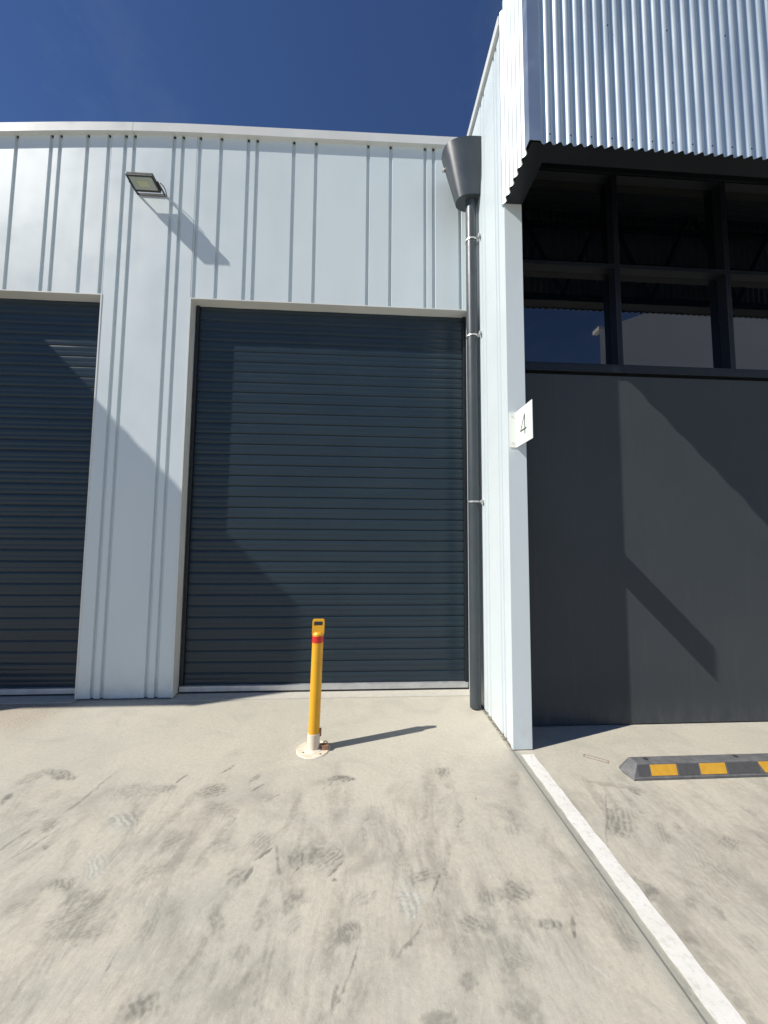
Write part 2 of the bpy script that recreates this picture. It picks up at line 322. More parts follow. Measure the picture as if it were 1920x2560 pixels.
# ---------------------------------------------------------------- ground
# one sheet: a fine grid where the tyre scuffs lie, wide quads out to the horizon
import numpy as np
SCUFFS = [
    (-2.024, -1.179, 0.1343, -0.0491, 0.0368, -0.0596, 5, 0, 0.7, 0), (-2.18, -1.214, 0.0454, 0.0811, 0.0438, -0.0399, 4, 1, 0.5, 0), (-2.152, -1.412, -0.0018, 0.0406, 0.0327, -0.0238, 0, 1, 0.8, 0),
    (-1.394, -1.379, 0.1965, 0.0188, 0.0534, -0.0843, 12, 0, 0.4, 0), (-1.217, -1.378, 0.0246, 0.0367, 0.0412, -0.0477, 3, 0, 0.6, 0), (-1.177, -1.273, 0.0198, 0.0487, 0.0094, -0.0104, 0, 1, 0.8, 0),
    (-1.712, -1.651, 0.0346, 0.0561, 0.047, -0.0404, 6, 1, 0.55, 0), (-1.61, -1.791, 0.0091, 0.0071, 0.0109, -0.0099, 0, 1, 1.0, 0), (-1.682, -1.781, 0.0596, 0.1311, 0.0074, -0.0058, 0, 1, 0.5, 0),
    (-1.819, -1.748, 0.0082, 0.0583, 0.0079, -0.0056, 0, 1, 0.5, 0), (-1.7, -1.577, 0.0369, 0.344, 0.0067, -0.0051, 0, 1, 0.35, 0), (-1.674, -1.402, 0.0163, 0.1909, 0.0108, -0.0088, 0, 1, 0.4, 0),
    (-1.767, -1.589, 0.1322, 0.1626, 0.097, -0.0875, 8, 1, 0.25, 0), (-1.326, -1.628, 0.0803, 0.0292, 0.0474, -0.0605, 5, 0, 0.85, 0), (-1.329, -1.64, 0.0648, 0.0355, 0.0546, -0.0646, 5, 0, 0.6, 1),
    (-1.26, -1.926, 0.0454, 0.0647, 0.0585, -0.0498, 6, 0, 0.8, 0), (-1.266, -1.932, 0.0412, 0.0701, 0.0639, -0.0523, 6, 0, 0.75, 1), (-1.369, -2.021, 0.0806, 0.0208, 0.0391, -0.0406, 8, 0, 0.65, 0),
    (-1.445, -2.115, 0.0638, 0.041, 0.0424, -0.0347, 6, 1, 0.5, 0), (-1.184, -2.188, 0.1039, 0.0441, 0.0657, -0.0619, 9, 1, 0.5, 0), (-1.255, -2.08, 0.0567, 0.0158, 0.0468, -0.0493, 0, 1, 0.45, 0),
    (-1.072, -2.245, 0.0667, 0.0158, 0.0291, -0.0312, 5, 1, 0.5, 0), (-1.099, -2.294, 0.0051, 0.0012, 0.0057, -0.0059, 0, 1, 1.0, 0), (-1.19, -2.413, -0.0079, 0.073, 0.0107, -0.0046, 2, 1, 0.4, 0),
    (-0.931, -2.366, -0.0006, 0.0231, 0.0052, -0.0022, 0, 1, 0.55, 0), (-0.733, -2.505, 0.0825, 0.0229, 0.0417, -0.0431, 5, 0, 0.75, 0), (-0.646, -2.416, 0.0195, 0.0492, 0.0122, -0.0066, 3, 1, 0.45, 0),
    (-0.913, -1.403, 0.0759, 0.0339, 0.0417, -0.0739, 6, 1, 0.85, 0), (-0.862, -1.566, 0.065, 0.0164, 0.0411, -0.0784, 6, 1, 0.4, 0), (-0.906, -1.174, 0.0296, 0.0438, 0.007, -0.01, 0, 1, 0.7, 0),
    (-0.69, -1.277, 0.0374, 0.055, 0.0124, -0.0179, 2, 1, 0.8, 0), (-0.639, -1.37, 0.0398, 0.0411, 0.0054, -0.0088, 0, 1, 0.85, 0), (-0.521, -1.47, 0.0358, 0.0308, 0.0034, -0.0059, 0, 1, 0.45, 0),
    (-0.108, -1.321, 0.0864, -0.002, 0.0018, -0.0291, 0, 1, 0.85, 0), (-0.257, -1.349, 0.1031, 0.0113, 0.0064, -0.0364, 0, 1, 0.25, 0), (-0.213, -1.396, 0.034, 0.0471, 0.0031, -0.0049, 0, 1, 0.45, 0),
    (-0.513, -1.819, 0.0404, 0.0632, 0.0482, -0.0504, 6, 1, 0.5, 0), (-0.482, -1.893, 0.0362, 0.0417, 0.0052, -0.006, 0, 1, 0.85, 0), (-0.708, -1.835, 0.0584, 0.0352, 0.0336, -0.0481, 4, 1, 0.35, 0),
    (-0.397, -1.932, -0.032, 0.0869, 0.0112, 0.0019, 0, 1, 0.55, 0), (-0.276, -1.932, 0.0792, 0.0336, 0.0314, -0.0671, 6, 0, 0.75, 0), (-0.14, -1.931, 0.0474, 0.0569, 0.0398, -0.0461, 5, 1, 0.7, 0),
    (-0.282, -1.986, 0.0316, 0.0427, 0.0041, -0.0041, 0, 1, 0.7, 0), (-0.115, -2.0, 0.0282, 0.0371, 0.0046, -0.0047, 0, 1, 0.8, 0), (-0.111, -2.063, 0.012, 0.0014, 0.0022, -0.0102, 0, 1, 0.9, 0),
    (-0.583, -2.022, 0.0359, 0.0369, 0.0449, -0.048, 3, 1, 0.7, 0), (-0.531, -2.021, 0.0078, 0.0416, 0.0098, -0.0055, 0, 1, 0.9, 0), (-0.592, -2.225, 0.044, -0.0769, -0.0362, -0.0057, 5, 1, 0.55, 0),
    (-0.452, -2.361, 0.0529, 0.011, 0.0223, -0.0369, 5, 0, 0.45, 0), (-0.531, -2.435, 0.004, 0.0615, 0.0153, -0.0054, 4, 1, 0.5, 0), (-0.403, -2.435, 0.0191, 0.0551, 0.0116, -0.0054, 3, 1, 0.45, 0),
    (-0.283, -2.144, 0.0444, 0.0467, 0.0397, -0.0405, 0, 1, 0.65, 0), (-0.255, -2.252, 0.0358, 0.0305, 0.0276, -0.0291, 4, 1, 0.4, 0), (-0.041, -2.289, 0.0543, 0.0105, 0.0138, -0.046, 9, 0, 0.7, 0),
    (-0.076, -2.338, 0.0447, 0.0416, 0.0236, -0.0218, 4, 1, 0.4, 0), (-0.039, -2.457, 0.0461, 0.1193, 0.0035, -0.0012, 0, 1, 0.65, 0), (-0.076, -2.519, 0.0087, 0.052, 0.0083, -0.0017, 0, 1, 0.65, 0),
    (-0.237, -2.437, 0.0126, 0.0496, 0.0203, -0.0072, 4, 1, 0.4, 0), (0.077, -2.142, 0.0143, 0.0229, 0.0121, -0.0084, 0, 1, 0.55, 0), (0.01, -2.162, 0.0531, 0.0341, 0.0218, -0.0347, 4, 1, 0.4, 0),
    (0.144, -2.363, 0.0273, 0.0417, 0.0215, -0.0114, 3, 1, 0.4, 0), (0.221, -2.173, 0.0171, -0.0923, -0.0598, -0.016, 4, 1, 0.8, 1), (0.219, -2.177, 0.016, -0.0872, -0.0561, -0.0148, 9, 0, 0.75, 0),
    (0.314, -2.053, 0.0759, 0.0154, 0.0018, -0.0393, 4, 1, 0.7, 0), (0.363, -2.095, 0.0267, 0.0435, 0.0055, -0.0031, 0, 1, 0.95, 0), (0.424, -2.04, 0.0078, -0.0513, -0.0217, -0.0083, 4, 0, 0.75, 0),
    (0.209, -2.345, 0.045, 0.0376, 0.0052, -0.0053, 0, 1, 0.65, 0), (0.249, -2.309, 0.0145, 0.0304, 0.0045, -0.0016, 0, 1, 0.5, 0), (0.6, -2.173, 0.0637, 0.0062, -0.0091, -0.0441, 5, 0, 0.55, 0),
    (0.73, -2.17, 0.0501, -0.0406, -0.0503, -0.0508, 5, 1, 0.8, 0), (0.817, -2.309, 0.0849, -0.0148, -0.0153, -0.0233, 6, 0, 0.75, 0), (0.889, -2.33, -0.0163, -0.0425, -0.0107, -0.0011, 0, 1, 0.85, 0),
    (0.482, -2.279, 0.0431, -0.0325, -0.0382, -0.0402, 5, 1, 0.65, 0), (0.41, -2.348, 0.0438, 0.0727, 0.0384, -0.0135, 7, 1, 0.4, 0), (0.626, -2.437, 0.0739, -0.044, -0.0381, -0.0363, 7, 1, 0.5, 0),
    (0.402, -2.489, 0.036, 0.0226, 0.021, -0.0244, 0, 1, 0.6, 0), (0.264, -2.576, 0.0521, 0.0052, 0.0014, -0.0229, 0, 1, 0.5, 0), (1.5, -1.762, -0.0925, -0.132, -0.0942, 0.0018, 6, 1, 0.65, 0),
    (1.424, -1.751, -0.1205, -0.1845, -0.0071, 0.0, 0, 1, 0.6, 0), (1.68, -1.837, -0.0593, -0.1041, -0.0624, -0.0162, 5, 1, 0.45, 0), (1.797, -1.821, -0.0012, -0.0438, -0.0471, -0.0276, 3, 1, 0.45, 0),
    (1.748, -1.546, 0.0204, -0.029, -0.0178, -0.0161, 0, 1, 0.65, 0), (1.709, -1.496, 0.1349, -0.0645, -0.0194, -0.0218, 0, 1, 0.4, 0), (1.976, -1.945, 0.062, -0.0592, -0.0511, -0.0365, 9, 0, 0.55, 0),
    (1.326, -2.187, 0.0106, -0.0393, -0.0398, -0.0224, 3, 1, 0.75, 0), (1.333, -2.178, 0.0251, -0.0765, -0.0235, -0.0137, 0, 1, 0.45, 0), (1.478, -2.236, 0.0209, -0.0232, -0.0387, -0.0257, 0, 1, 0.55, 0),
    (1.57, -2.283, -0.0031, -0.0323, -0.034, -0.0144, 0, 1, 0.45, 0), (1.097, -2.364, 0.0096, -0.0578, -0.0508, -0.0228, 5, 1, 0.45, 0), (1.344, -2.382, 0.0219, -0.0179, -0.0288, -0.0191, 0, 1, 0.45, 0),
    (1.655, -2.105, -0.0601, -0.1694, -0.1616, -0.0609, 14, 1, 0.3, 0), (0.561, -1.264, 0.0712, -0.0077, -0.0094, -0.0396, 5, 0, 0.6, 0), (0.713, -1.567, 0.006, 0.0032, 0.0005, -0.0094, 0, 1, 1.0, 0),
    (0.559, -1.754, 0.023, 0.0356, 0.0031, -0.0024, 0, 1, 0.6, 0), (0.942, -2.499, -0.0132, -0.0245, -0.0031, -0.0001, 0, 1, 0.6, 1), (0.918, -2.472, 0.0358, -0.0279, -0.003, -0.0021, 0, 1, 0.5, 1),
    (0.318, -2.239, 0.0198, -0.0774, -0.0676, -0.0242, 8, 1, 0.3, 0), (-0.99, -1.796, 0.0612, 0.0621, 0.0607, -0.0663, 6, 1, 0.35, 0), (-1.001, -1.961, 0.0557, 0.0518, 0.0479, -0.0479, 6, 1, 0.35, 0),
    (-0.793, -2.157, 0.0428, 0.0329, 0.0226, -0.0224, 3, 1, 0.35, 0), (-0.38, -2.178, 0.0387, -0.0544, -0.0324, -0.0172, 5, 1, 0.35, 0), (-1.927, -1.566, 0.0238, 0.0608, 0.0424, -0.0342, 4, 1, 0.35, 0),
    (-0.923, -0.968, 0.0718, 0.0493, 0.026, -0.0509, 3, 1, 0.2, 0), (0.55, -2.561, 0.0645, -0.0145, -0.0173, -0.0252, 5, 1, 0.35, 0), (1.732, -2.13, 0.0145, -0.0853, -0.0672, -0.0364, 6, 1, 0.3, 0),
    (1.583, -2.415, 0.0133, -0.0377, -0.0532, -0.0255, 4, 1, 0.45, 0),
]

def vnoise(x, y, scale, seed):
    rg = np.random.RandomState(seed); tb = rg.rand(256, 256)
    out = 0; amp = 1; tot = 0
    for o_ in range(3):
        u = x * scale + 37.3 * (o_ + 1); v = y * scale + 91.7 * (o_ + 1)
        iu = np.floor(u).astype(int); iv = np.floor(v).astype(int); fu = u - iu; fv = v - iv
        fu = fu * fu * (3 - 2 * fu); fv = fv * fv * (3 - 2 * fv); iu %= 256; iv %= 256; ju = (iu + 1) % 256; jv = (iv + 1) % 256
        out = out + amp * ((tb[iu, iv] * (1 - fu) + tb[ju, iv] * fu) * (1 - fv) + (tb[iu, jv] * (1 - fu) + tb[ju, jv] * fu) * fv)
        tot += amp; amp *= .55; scale *= 2.1
    return out / tot
def sstep(a, b, v):
    t = np.clip((v - a) / (b - a), 0, 1); return t * t * (3 - 2 * t)
def build_ground():
    R = 220.0
    gx = np.concatenate(([-R, -40, -8], np.arange(-3.6, 3.6001, .0045), [8, 40, R]))
    gy = np.concatenate(([-R, -40, -8], np.arange(-3.1, -.8499, .0045), [2, 12, 40, R]))
    nx, ny = len(gx), len(gy)
    X, Y = np.meshgrid(gx, gy)
    n1 = vnoise(X, Y, 16, 1) - .5; n2 = vnoise(X, Y, 60, 2); n3 = vnoise(X, Y, 7, 3) - .5
    dark = np.zeros_like(X); light = np.zeros_like(X)
    marks = list(SCUFFS)
    rg = random.Random(11)
    for k in range(220):                     # more of the same, fainter, all over the turning area
        x, y = rg.uniform(-3.4, 3.4), rg.uniform(-3.0, -1.35)
        a = math.radians(90 + rg.gauss(0, 16)); l_ = rg.uniform(.05, .26); w_ = rg.uniform(.012, .06)
        marks.append((x, y, l_ * math.cos(a), l_ * math.sin(a), -w_ * math.sin(a), w_ * math.cos(a), rg.choice((0, 3, 5, 8)), rg.choice((1, 1, 1, 0)), rg.uniform(.10, .42), 0))
    for (cx, cy, ux, uy, vx, vy, n, kind, stg, tone) in marks:
        det = ux * vy - uy * vx
        r = 1.7 * (abs(ux) + abs(vx)) + .02; q = 1.7 * (abs(uy) + abs(vy)) + .02
        i0, i1 = np.searchsorted(gx, (cx - r, cx + r)); j0, j1 = np.searchsorted(gy, (cy - q, cy + q))
        if i1 <= i0 or j1 <= j0: continue
        sl_ = (slice(j0, j1), slice(i0, i1)); dx = X[sl_] - cx; dy = Y[sl_] - cy
        a1, a2, a3 = n1[sl_], n2[sl_], n3[sl_]
        dx = dx + .030 * a1 + .030 * a3; dy = dy + .050 * a3 + .020 * (a2 - .5)
        u = (dx * vy - dy * vx) / det; v = (ux * dy - uy * dx) / det
        bend = .28 * (u * u - .5)
        v = v + bend * (1 if (n % 2) else -1) * (.6 if kind else .3)
        d = np.sqrt(u * u + np.abs(v) ** 2.4) + a1 * 1.0
        mk = 1 - sstep(.35 if n or math.hypot(vx, vy) > .03 else .75, 1.25, d)
        if n:
            cc = (v if kind else u) + .55 * a3 + .25 * a1 + (0 if kind else .18 * v * v)
            st_ = .5 + .5 * np.sin(cc * n * math.pi + cx * 40)
            mk = mk * (.45 + .55 * np.clip(st_ * 1.3 - .1, 0, 1)) * (1.0 if kind else 1.1)
        mk = mk * (.45 + .55 * sstep(.34, .60, a2)) * min(1.0, stg * 1.2)
        if tone: light[sl_] = np.maximum(light[sl_], mk)
        else: dark[sl_] = 1 - (1 - dark[sl_]) * (1 - np.clip(mk, 0, 1))
    co = np.zeros((nx * ny, 3), dtype=np.float32); co[:, 0] = X.ravel(); co[:, 1] = Y.ravel()
    ii, jj = np.meshgrid(np.arange(nx - 1), np.arange(ny - 1)); b = (jj * nx + ii).ravel()
    quads = np.stack((b, b + 1, b + nx + 1, b + nx), axis=1).astype(np.int32)
    me = bpy.data.meshes.new('ground'); nf = len(quads)
    me.vertices.add(len(co)); me.vertices.foreach_set('co', co.ravel())
    me.loops.add(nf * 4); me.loops.foreach_set('vertex_index', quads.ravel())
    me.polygons.add(nf); me.polygons.foreach_set('loop_start', np.arange(0, nf * 4, 4, dtype=np.int32))
    me.update(calc_edges=True)
    for nm, arr in (('scuff', dark), ('chalk', light)):
        at = me.attributes.new(nm, 'FLOAT', 'POINT'); at.data.foreach_set('value', arr.astype(np.float32).ravel())
    me.materials.append(M_conc)
    o = bpy.data.objects.new('ground', me); COL.objects.link(o); o['kind'] = 'structure'
    return o
build_ground()

# painted line with slightly uneven edges
bm = bmesh.new(); prev = None
n = 160
for i in range(n + 1):
    y = -1.105 - i * (6.0 / n)
    xl = 1.203 + .0025 * math.sin(i * 1.7) + random.uniform(-.0015, .0015) - .006 * i / n * 4
    xr = 1.297 + .0025 * math.sin(i * 1.1 + 2) + random.uniform(-.0015, .0015) - .004 * i / n * 4
    if i == 0: xl += .0; xr += .0
    a, b2 = bm.verts.new((xl, y, .004)), bm.verts.new((xr, y, .004))
    if prev: bm.faces.new((prev[0], a, b2, prev[1]))
    prev = (a, b2)
o = obj('painted_line', bm, M_line)
o['label'] = 'worn white painted parking line running from the foot of the white pillar'; o['category'] = 'painted line'

# ---------------------------------------------------------------- main warehouse block
X1, X2, ZL, XW = -2.778, -1.8735, 4.167, 1.1713
XR = 1.1675                                  # right jamb of the near door
XLD = -5.83                                 # left jamb of the far door
APEX = -2.54
def ztop(x):                                # the eaves line flattens out towards the right in a gentle curve
    a, b, z, h = -3.5, -1.6, 6.050, .02
    n = max(1, int(abs(x - APEX) / h)); st = (x - APEX) / n
    for i in range(n):
        xm = APEX + (i + .5) * st; t = min(1, max(0, (xm - a) / (b - a)))
        z += (.095 + (.0215 - .095) * t) * st
    return z
wh = empty('warehouse', (-2, 4, 0), 'white metal clad warehouse with two dark roller doors', 'warehouse')

def groove_profile(a, b, grooves, w=.040, d=.024, ch=.006):
    """(position, depth) along a flat pan with recessed joints"""
    pts = [(a, 0)]
    for g_ in sorted(grooves):
        if g_ - w / 2 <= a + .004 or g_ + w / 2 >= b - .004: continue
        pts += [(g_ - w / 2, 0), (g_ - w / 2 + ch, d), (g_ + w / 2 - ch, d), (g_ + w / 2, 0)]
    pts.append((b, 0)); return pts

SEAMS = [-5.45, -5.36, -5.08, -4.80, -4.55, -4.16, -3.76, -3.405, -3.312, -3.030, -2.635, -2.540, -2.120, -2.024, -1.612, -1.317, -1.220,
         -.816, -.568, .020, .276, .672, .769, 1.072, X1 - .031, X2 + .032]
bm = bmesh.new()
def panel(a, b, z0, grooves, y=0.0, closed=True):
    pr = groove_profile(a, b, grooves)
    fr = [(p, y + d) for p, d in pr]
    prev = None
    for (x, yy) in fr:
        f = [bm.verts.new((x, yy, z0)), bm.verts.new((x, yy, ztop(x) + .02)), bm.verts.new((x, y + .06, z0)), bm.verts.new((x, y + .06, ztop(x) + .02))]
        if prev:
            bm.faces.new((prev[0], f[0], f[1], prev[1])); bm.faces.new((prev[2], prev[3], f[3], f[2]))
            bm.faces.new((prev[0], prev[2], f[2], f[0])); bm.faces.new((prev[1], f[1], f[3], prev[3]))
        else:
            bm.faces.new((f[0], f[1], f[3], f[2]))
        prev = f
    bm.faces.new((prev[0], prev[2], prev[3], prev[1]))
panel(-5.90, XLD, .012, []); panel(XLD + .003, X1 - .003, ZL, SEAMS)
panel(X1, X2, .012, SEAMS); panel(X2 + .004, XR - .02, ZL, SEAMS); panel(XR - .018, XW - .001, .012, [])
bmesh.ops.recalc_face_normals(bm, faces=bm.faces)
wall = obj('wall', bm, M_wall, wh)

# parapet capping: two lengths meeting at the joint
def capping(xa, xb):
    bm = bmesh.new(); A = []; n_ = 14
    for k in range(n_ + 1):
        x = xa + (xb - xa) * k / n_; z = ztop(x)
        A.append([bm.verts.new(v) for v in ((x, -.045, z - .045), (x, -.045, z + .055), (x, .20, z + .085), (x, .20, z - .045), (x, .02, z - .045), (x, -.038, z - .045))])
    for P_, Q_ in zip(A[:-1], A[1:]):
        for i in range(6):
            j = (i + 1) % 6
            bm.faces.new((P_[i], P_[j], Q_[j], Q_[i]))
    bm.faces.new(A[0][::-1]); bm.faces.new(A[-1])
    bmesh.ops.recalc_face_normals(bm, faces=bm.faces)
    return obj('parapet_capping', bm, M_trim, wh)
capping(-5.9, APEX - .002); capping(APEX + .002, XW - .001)
# small closures at the heads of the joints
bm = bmesh.new()
for s_ in SEAMS: bx(bm, s_ - .008, s_ + .008, .004, .02, ztop(s_) - .058, ztop(s_) - .047)
obj('joint_closure', bm, M_char2, wh)['kind'] = 'stuff'
obj('roof', box(-5.85, XW, .25, 14, 5.75, 5.85), M_trim, wh)

# reveals round the openings
D = .14
def reveal(xa, xb):
    obj('reveal', box(xa - .001, xa + .012, -.004, D + .05, .012, ZL - .0135), M_trim, wh)
    if xb < 0: obj('reveal', box(xb - .012, xb + .001, -.004, D + .05, .012, ZL - .0135), M_trim, wh)
    obj('lintel_flashing', box(xa - .001, xb + .001, -.004, D + .05, ZL - .013, ZL - .001), M_trim, wh)
reveal(XLD, X1 - .0); reveal(X2, XR)

def roller_door(xa, xb):
    pitch = .1155; z = .075; bm = bmesh.new(); rows = []
    prof = []
    while z < ZL + .15:
        for dz, dy in ((0, .001), (.003, .0022), (.006, .0005), (.0085, -.0045), (.012, -.0058), (.030, -.0068), (.052, -.0066), (.0555, -.0056), (.059, -.0066), (.085, -.0068), (.104, -.0058), (.109, -.0042), (.112, .0005)):
            prof.append((z + dz, dy))
        z += pitch
    nx = 14
    for zz, dy in prof:
        row = []
        for i in range(nx + 1):
            x = xa + (xb - xa) * i / nx
            row.append(bm.verts.new((x, D + dy + .0022 * math.sin(i * 2.1 + zz * .7) , zz)))
        rows.append(row)
    for r0, r1 in zip(rows[:-1], rows[1:]):
        for i in range(nx): bm.faces.new((r0[i], r0[i + 1], r1[i + 1], r1[i]))
    d = obj('roller_door', bm, M_door, wh, smooth=38)
    obj('bottom_rail', box(xa + .015, xb - .015, D - .045, D + .01, .026, .078, bev=.003), M_alu, d)
    obj('rubber_seal', box(xa + .02, xb - .02, D - .035, D + .005, .007, .026), M_rub, d)
    for x in (xa + .013, xb - .045): obj('door_guide', box(x, x + .032, D - .03, D + .04, .01, ZL - .015), M_char2, d)
    return d
roller_door(XLD, X1 - .012); roller_door(X2 + .012, XR)
bm = box(-5.88, XW - .002, D + .10, D + .14, 0.004, 5.8); obj('inner_wall', bm, M_dark, wh)
for xa, xb in ((XLD, X1), (X2, XR)):
    obj('door_sill', box(xa + .002, xb - .002, -.055, D + .09, -.02, .0065, bev=.002), M_sill, wh)

# ---------------------------------------------------------------- entrance wings (the right one in view, the left one mirrored beyond the frame)
PIN = .0765
def corrugated(bm, a0, a1, z0, z1, P, amp=.0118, pitch=.0762, thick=.0018, seg=8):
    """P(s, depth, z): point of a sheet that runs along s with depth outward"""
    n = int(round((a1 - a0) / pitch * seg)); prev = None
    for i in range(n + 1):
        s = a0 + (a1 - a0) * i / n
        d = amp * math.cos(2 * math.pi * (s - a0) / pitch)
        f = [bm.verts.new(P(s, d, z0)), bm.verts.new(P(s, d, z1)), bm.verts.new(P(s, d - thick, z0)), bm.verts.new(P(s, d - thick, z1))]
        if prev:
            bm.faces.new((prev[0], f[0], f[1], prev[1])); bm.faces.new((prev[2], prev[3], f[3], f[2]))
            bm.faces.new((prev[0], prev[2], f[2], f[0])); bm.faces.new((prev[1], f[1], f[3], prev[3]))
        prev = f
    bmesh.ops.recalc_face_normals(bm, faces=bm.faces)
    return bm

def wing(mirror, label):
    F = -1.041; XO = 1.3183; YP = -.705; YB = -1.553; ZO = 4.423; ZT = 6.19; XE = 6.6
    def mx(x): return x if not mirror else -5.9 - (x - XW)
    def mb(bm):
        if mirror:
            for v in bm.verts: v.co.x = mx(v.co.x)
            bmesh.ops.reverse_faces(bm, faces=bm.faces)
        return bm
    w = empty('entrance_wing', (mx(3.5), 1.0, 0), label, 'building', None)
    def part(name, bm, m, parent=None, **k): return obj(name, mb(bm), m, parent or w, **k)
    # side wall with recessed joints, facing -x
    bm = bmesh.new(); prev = None
    YBK = 8.0 if not mirror else -.004
    ys = groove_profile(F, YBK, [-.90, -.835, -.55, -.46, -.12] if True else [], w=.034, d=.020)
    # profile is built from the front edge backwards
    for (yy, dd) in ys:
        zt = ZT - .06
        f = [bm.verts.new((XW + dd, yy, .012)), bm.verts.new((XW + dd, yy, zt)), bm.verts.new((XW + .05, yy, .012)), bm.verts.new((XW + .05, yy, zt))]
        if prev:
            bm.faces.new((prev[0], prev[1], f[1], f[0])); bm.faces.new((prev[2], f[2], f[3], prev[3]))
            bm.faces.new((prev[0], f[0], f[2], prev[2])); bm.faces.new((prev[1], prev[3], f[3], f[1]))
        else: bm.faces.new((f[0], f[2], f[3], f[1]))
        prev = f
    bm.faces.new((prev[0], prev[1], prev[3], prev[2]))
    bmesh.ops.recalc_face_normals(bm, faces=bm.faces)
    part('side_wall', bm, M_wall)
    # end pillar: wraps the front edge, a shade proud of the side wall
    part('end_pillar', box(XW - .003, XO, F - .004, F + .045, .006, ZO + .10, bev=.0015), M_wall)
    part('pillar_return', box(XO - .05, XO - .001, F + .046, YP + .05, .006, ZO + .10), M_wall)
    part('pillar_base', box(XW + .006, XO - .006, F - .001, F + .04, .0, .0055), M_dark)
    part('parapet_capping', box(XW - .03, XW + .30, F + .002, YBK, ZT - .07, ZT + .02, bev=.004), M_trim)
    # charcoal front wall, below and above the windows
    part('front_panel', box(XO, XE, YP, YP + .10, .010, 3.125), M_char)
    part('panel_gap', box(XO, XE, YP + .02, YP + .09, 3.125, 3.150), M_dark)
    part('front_base', box(XO, XE, YP + .015, YP + .09, .0005, .010), M_dark)
    part('window_sill', box(XO, XE, YP - .022, YP + .12, 3.150, 3.218, bev=.003), M_char2)
    part('window_head', box(XO, XE, YP - .012, YP + .10, 5.15, 5.64), M_char2)
    part('back_wall', box(XO, XE, YP + .14, YP + .20, .0, 6.1), M_dark)
    # windows: three bays of two rows, each a frame with its pane
    bays = [(XO, 2.392), (2.392, 3.505), (3.505, 4.62), (4.62, 5.73)]
    rows = [(3.218, 4.205), (4.205, 5.15)]
    for xa, xb in bays:
        for za, zb in rows:
            bm = bmesh.new(); e_ = .0015
            x0, x1, z0, z1 = xa + e_, xb - e_, za + e_, zb - e_; t = .024; yf, yb_ = YP - .004, YP + .09
            bx(bm, x0, x0 + t, yf, yb_, z0, z1); bx(bm, x1 - t, x1, yf, yb_, z0, z1)
            bx(bm, x0 + t, x1 - t, yf + .001, yb_, z0, z0 + .018); bx(bm, x0 + t, x1 - t, yf + .001, yb_, z1 - .018, z1)
            f = part('window', bm, M_char2)
            part('pane', box(x0 + t - .004, x1 - t + .004, YP + .083, YP + .089, z0 + .018, z1 - .018), M_glass, f)
    # canopy skirt of corrugated steel: hollow, open below
    part('canopy_deck', corrugated(bmesh.new(), YB + .03, YP + .10, XW + .03, XE, lambda a_, d_, x_: (x_, a_, 5.66 + d_)), M_deck)
    part('front_sheet', corrugated(bmesh.new(), XW + .052, XE, ZO, ZT + .03, lambda s, d, z: (s, YB - d, z)), M_zinc, smooth=60)
    part('side_sheet', corrugated(bmesh.new(), YB + .05, F - .012, ZO, ZT + .03, lambda s, d, z: (XW - .010 - d, s, z)), M_zinc3, smooth=60)
    bm = bmesh.new()
    prism(bm, [(XW - .024, YB - .014), (XW + .062, YB - .014), (XW + .062, YB - .0115), (XW - .0215, YB - .0115), (XW - .0215, YB + .06), (XW - .024, YB + .06)], 'z', ZO - .002, ZT + .05)
    part('corner_flashing', bm, M_zinc2)
    part('back_flashing', box(XW - .016, XW - .0035, F - .014, F + .012, ZO, ZT + .03), M_zinc2)
    # charcoal frame round the underside
    fl = .15
    bm = bmesh.new()
    bx(bm, XW + .004, XE, YB + .012, YB + fl, ZO + .012, ZO + .10)
    bx(bm, XW + .004, XW + fl, YB + fl + .001, F - .008, ZO + .013, ZO + .10)
    part('soffit_frame', bm, M_char2)
    bm = bmesh.new()
    for z in (4.95, 5.45): bx(bm, XW + .05, XE, YB + .012, YB + .07, z, z + .06)
    part('girt', bm, M_char2)
    for xa in (2.39, 3.505, 4.62):
        bm = bmesh.new()
        for sg in (-1, 1):
            c0 = Vector((xa, YB + .09, 4.55)); c1 = Vector((xa + sg * .52, YB + .09, 5.62))
            cyl(bm, c0, c1, .032, seg=4)
        part('strut', bm, M_char2)
    # fixings along the bottom of the sheet
    if not mirror:
        sc = bmesh.new(); cyl(sc, (XW + .052 + .0762 * 1, YB - .0085, ZO + .055), (XW + .052 + .0762, YB - .0125, ZO + .055), .006, seg=8)
        s0 = part('screw', sc, M_char2)
        for i in range(1, 21):
            for dz in ((0,) if i % 3 else (0, .9)):
                c = s0.copy(); COL.objects.link(c); c.location.x += .0762 * 2 * i; c.location.z += dz
    part('canopy_top', box(XW + .02, XE, YB + .02, .5, 6.10, 6.14), M_trim)
    return w
wing(False, 'entrance wing marked 4 with corrugated steel canopy over dark windows')
lw = wing(True, 'matching entrance wing left of the far roller door, outside the view')

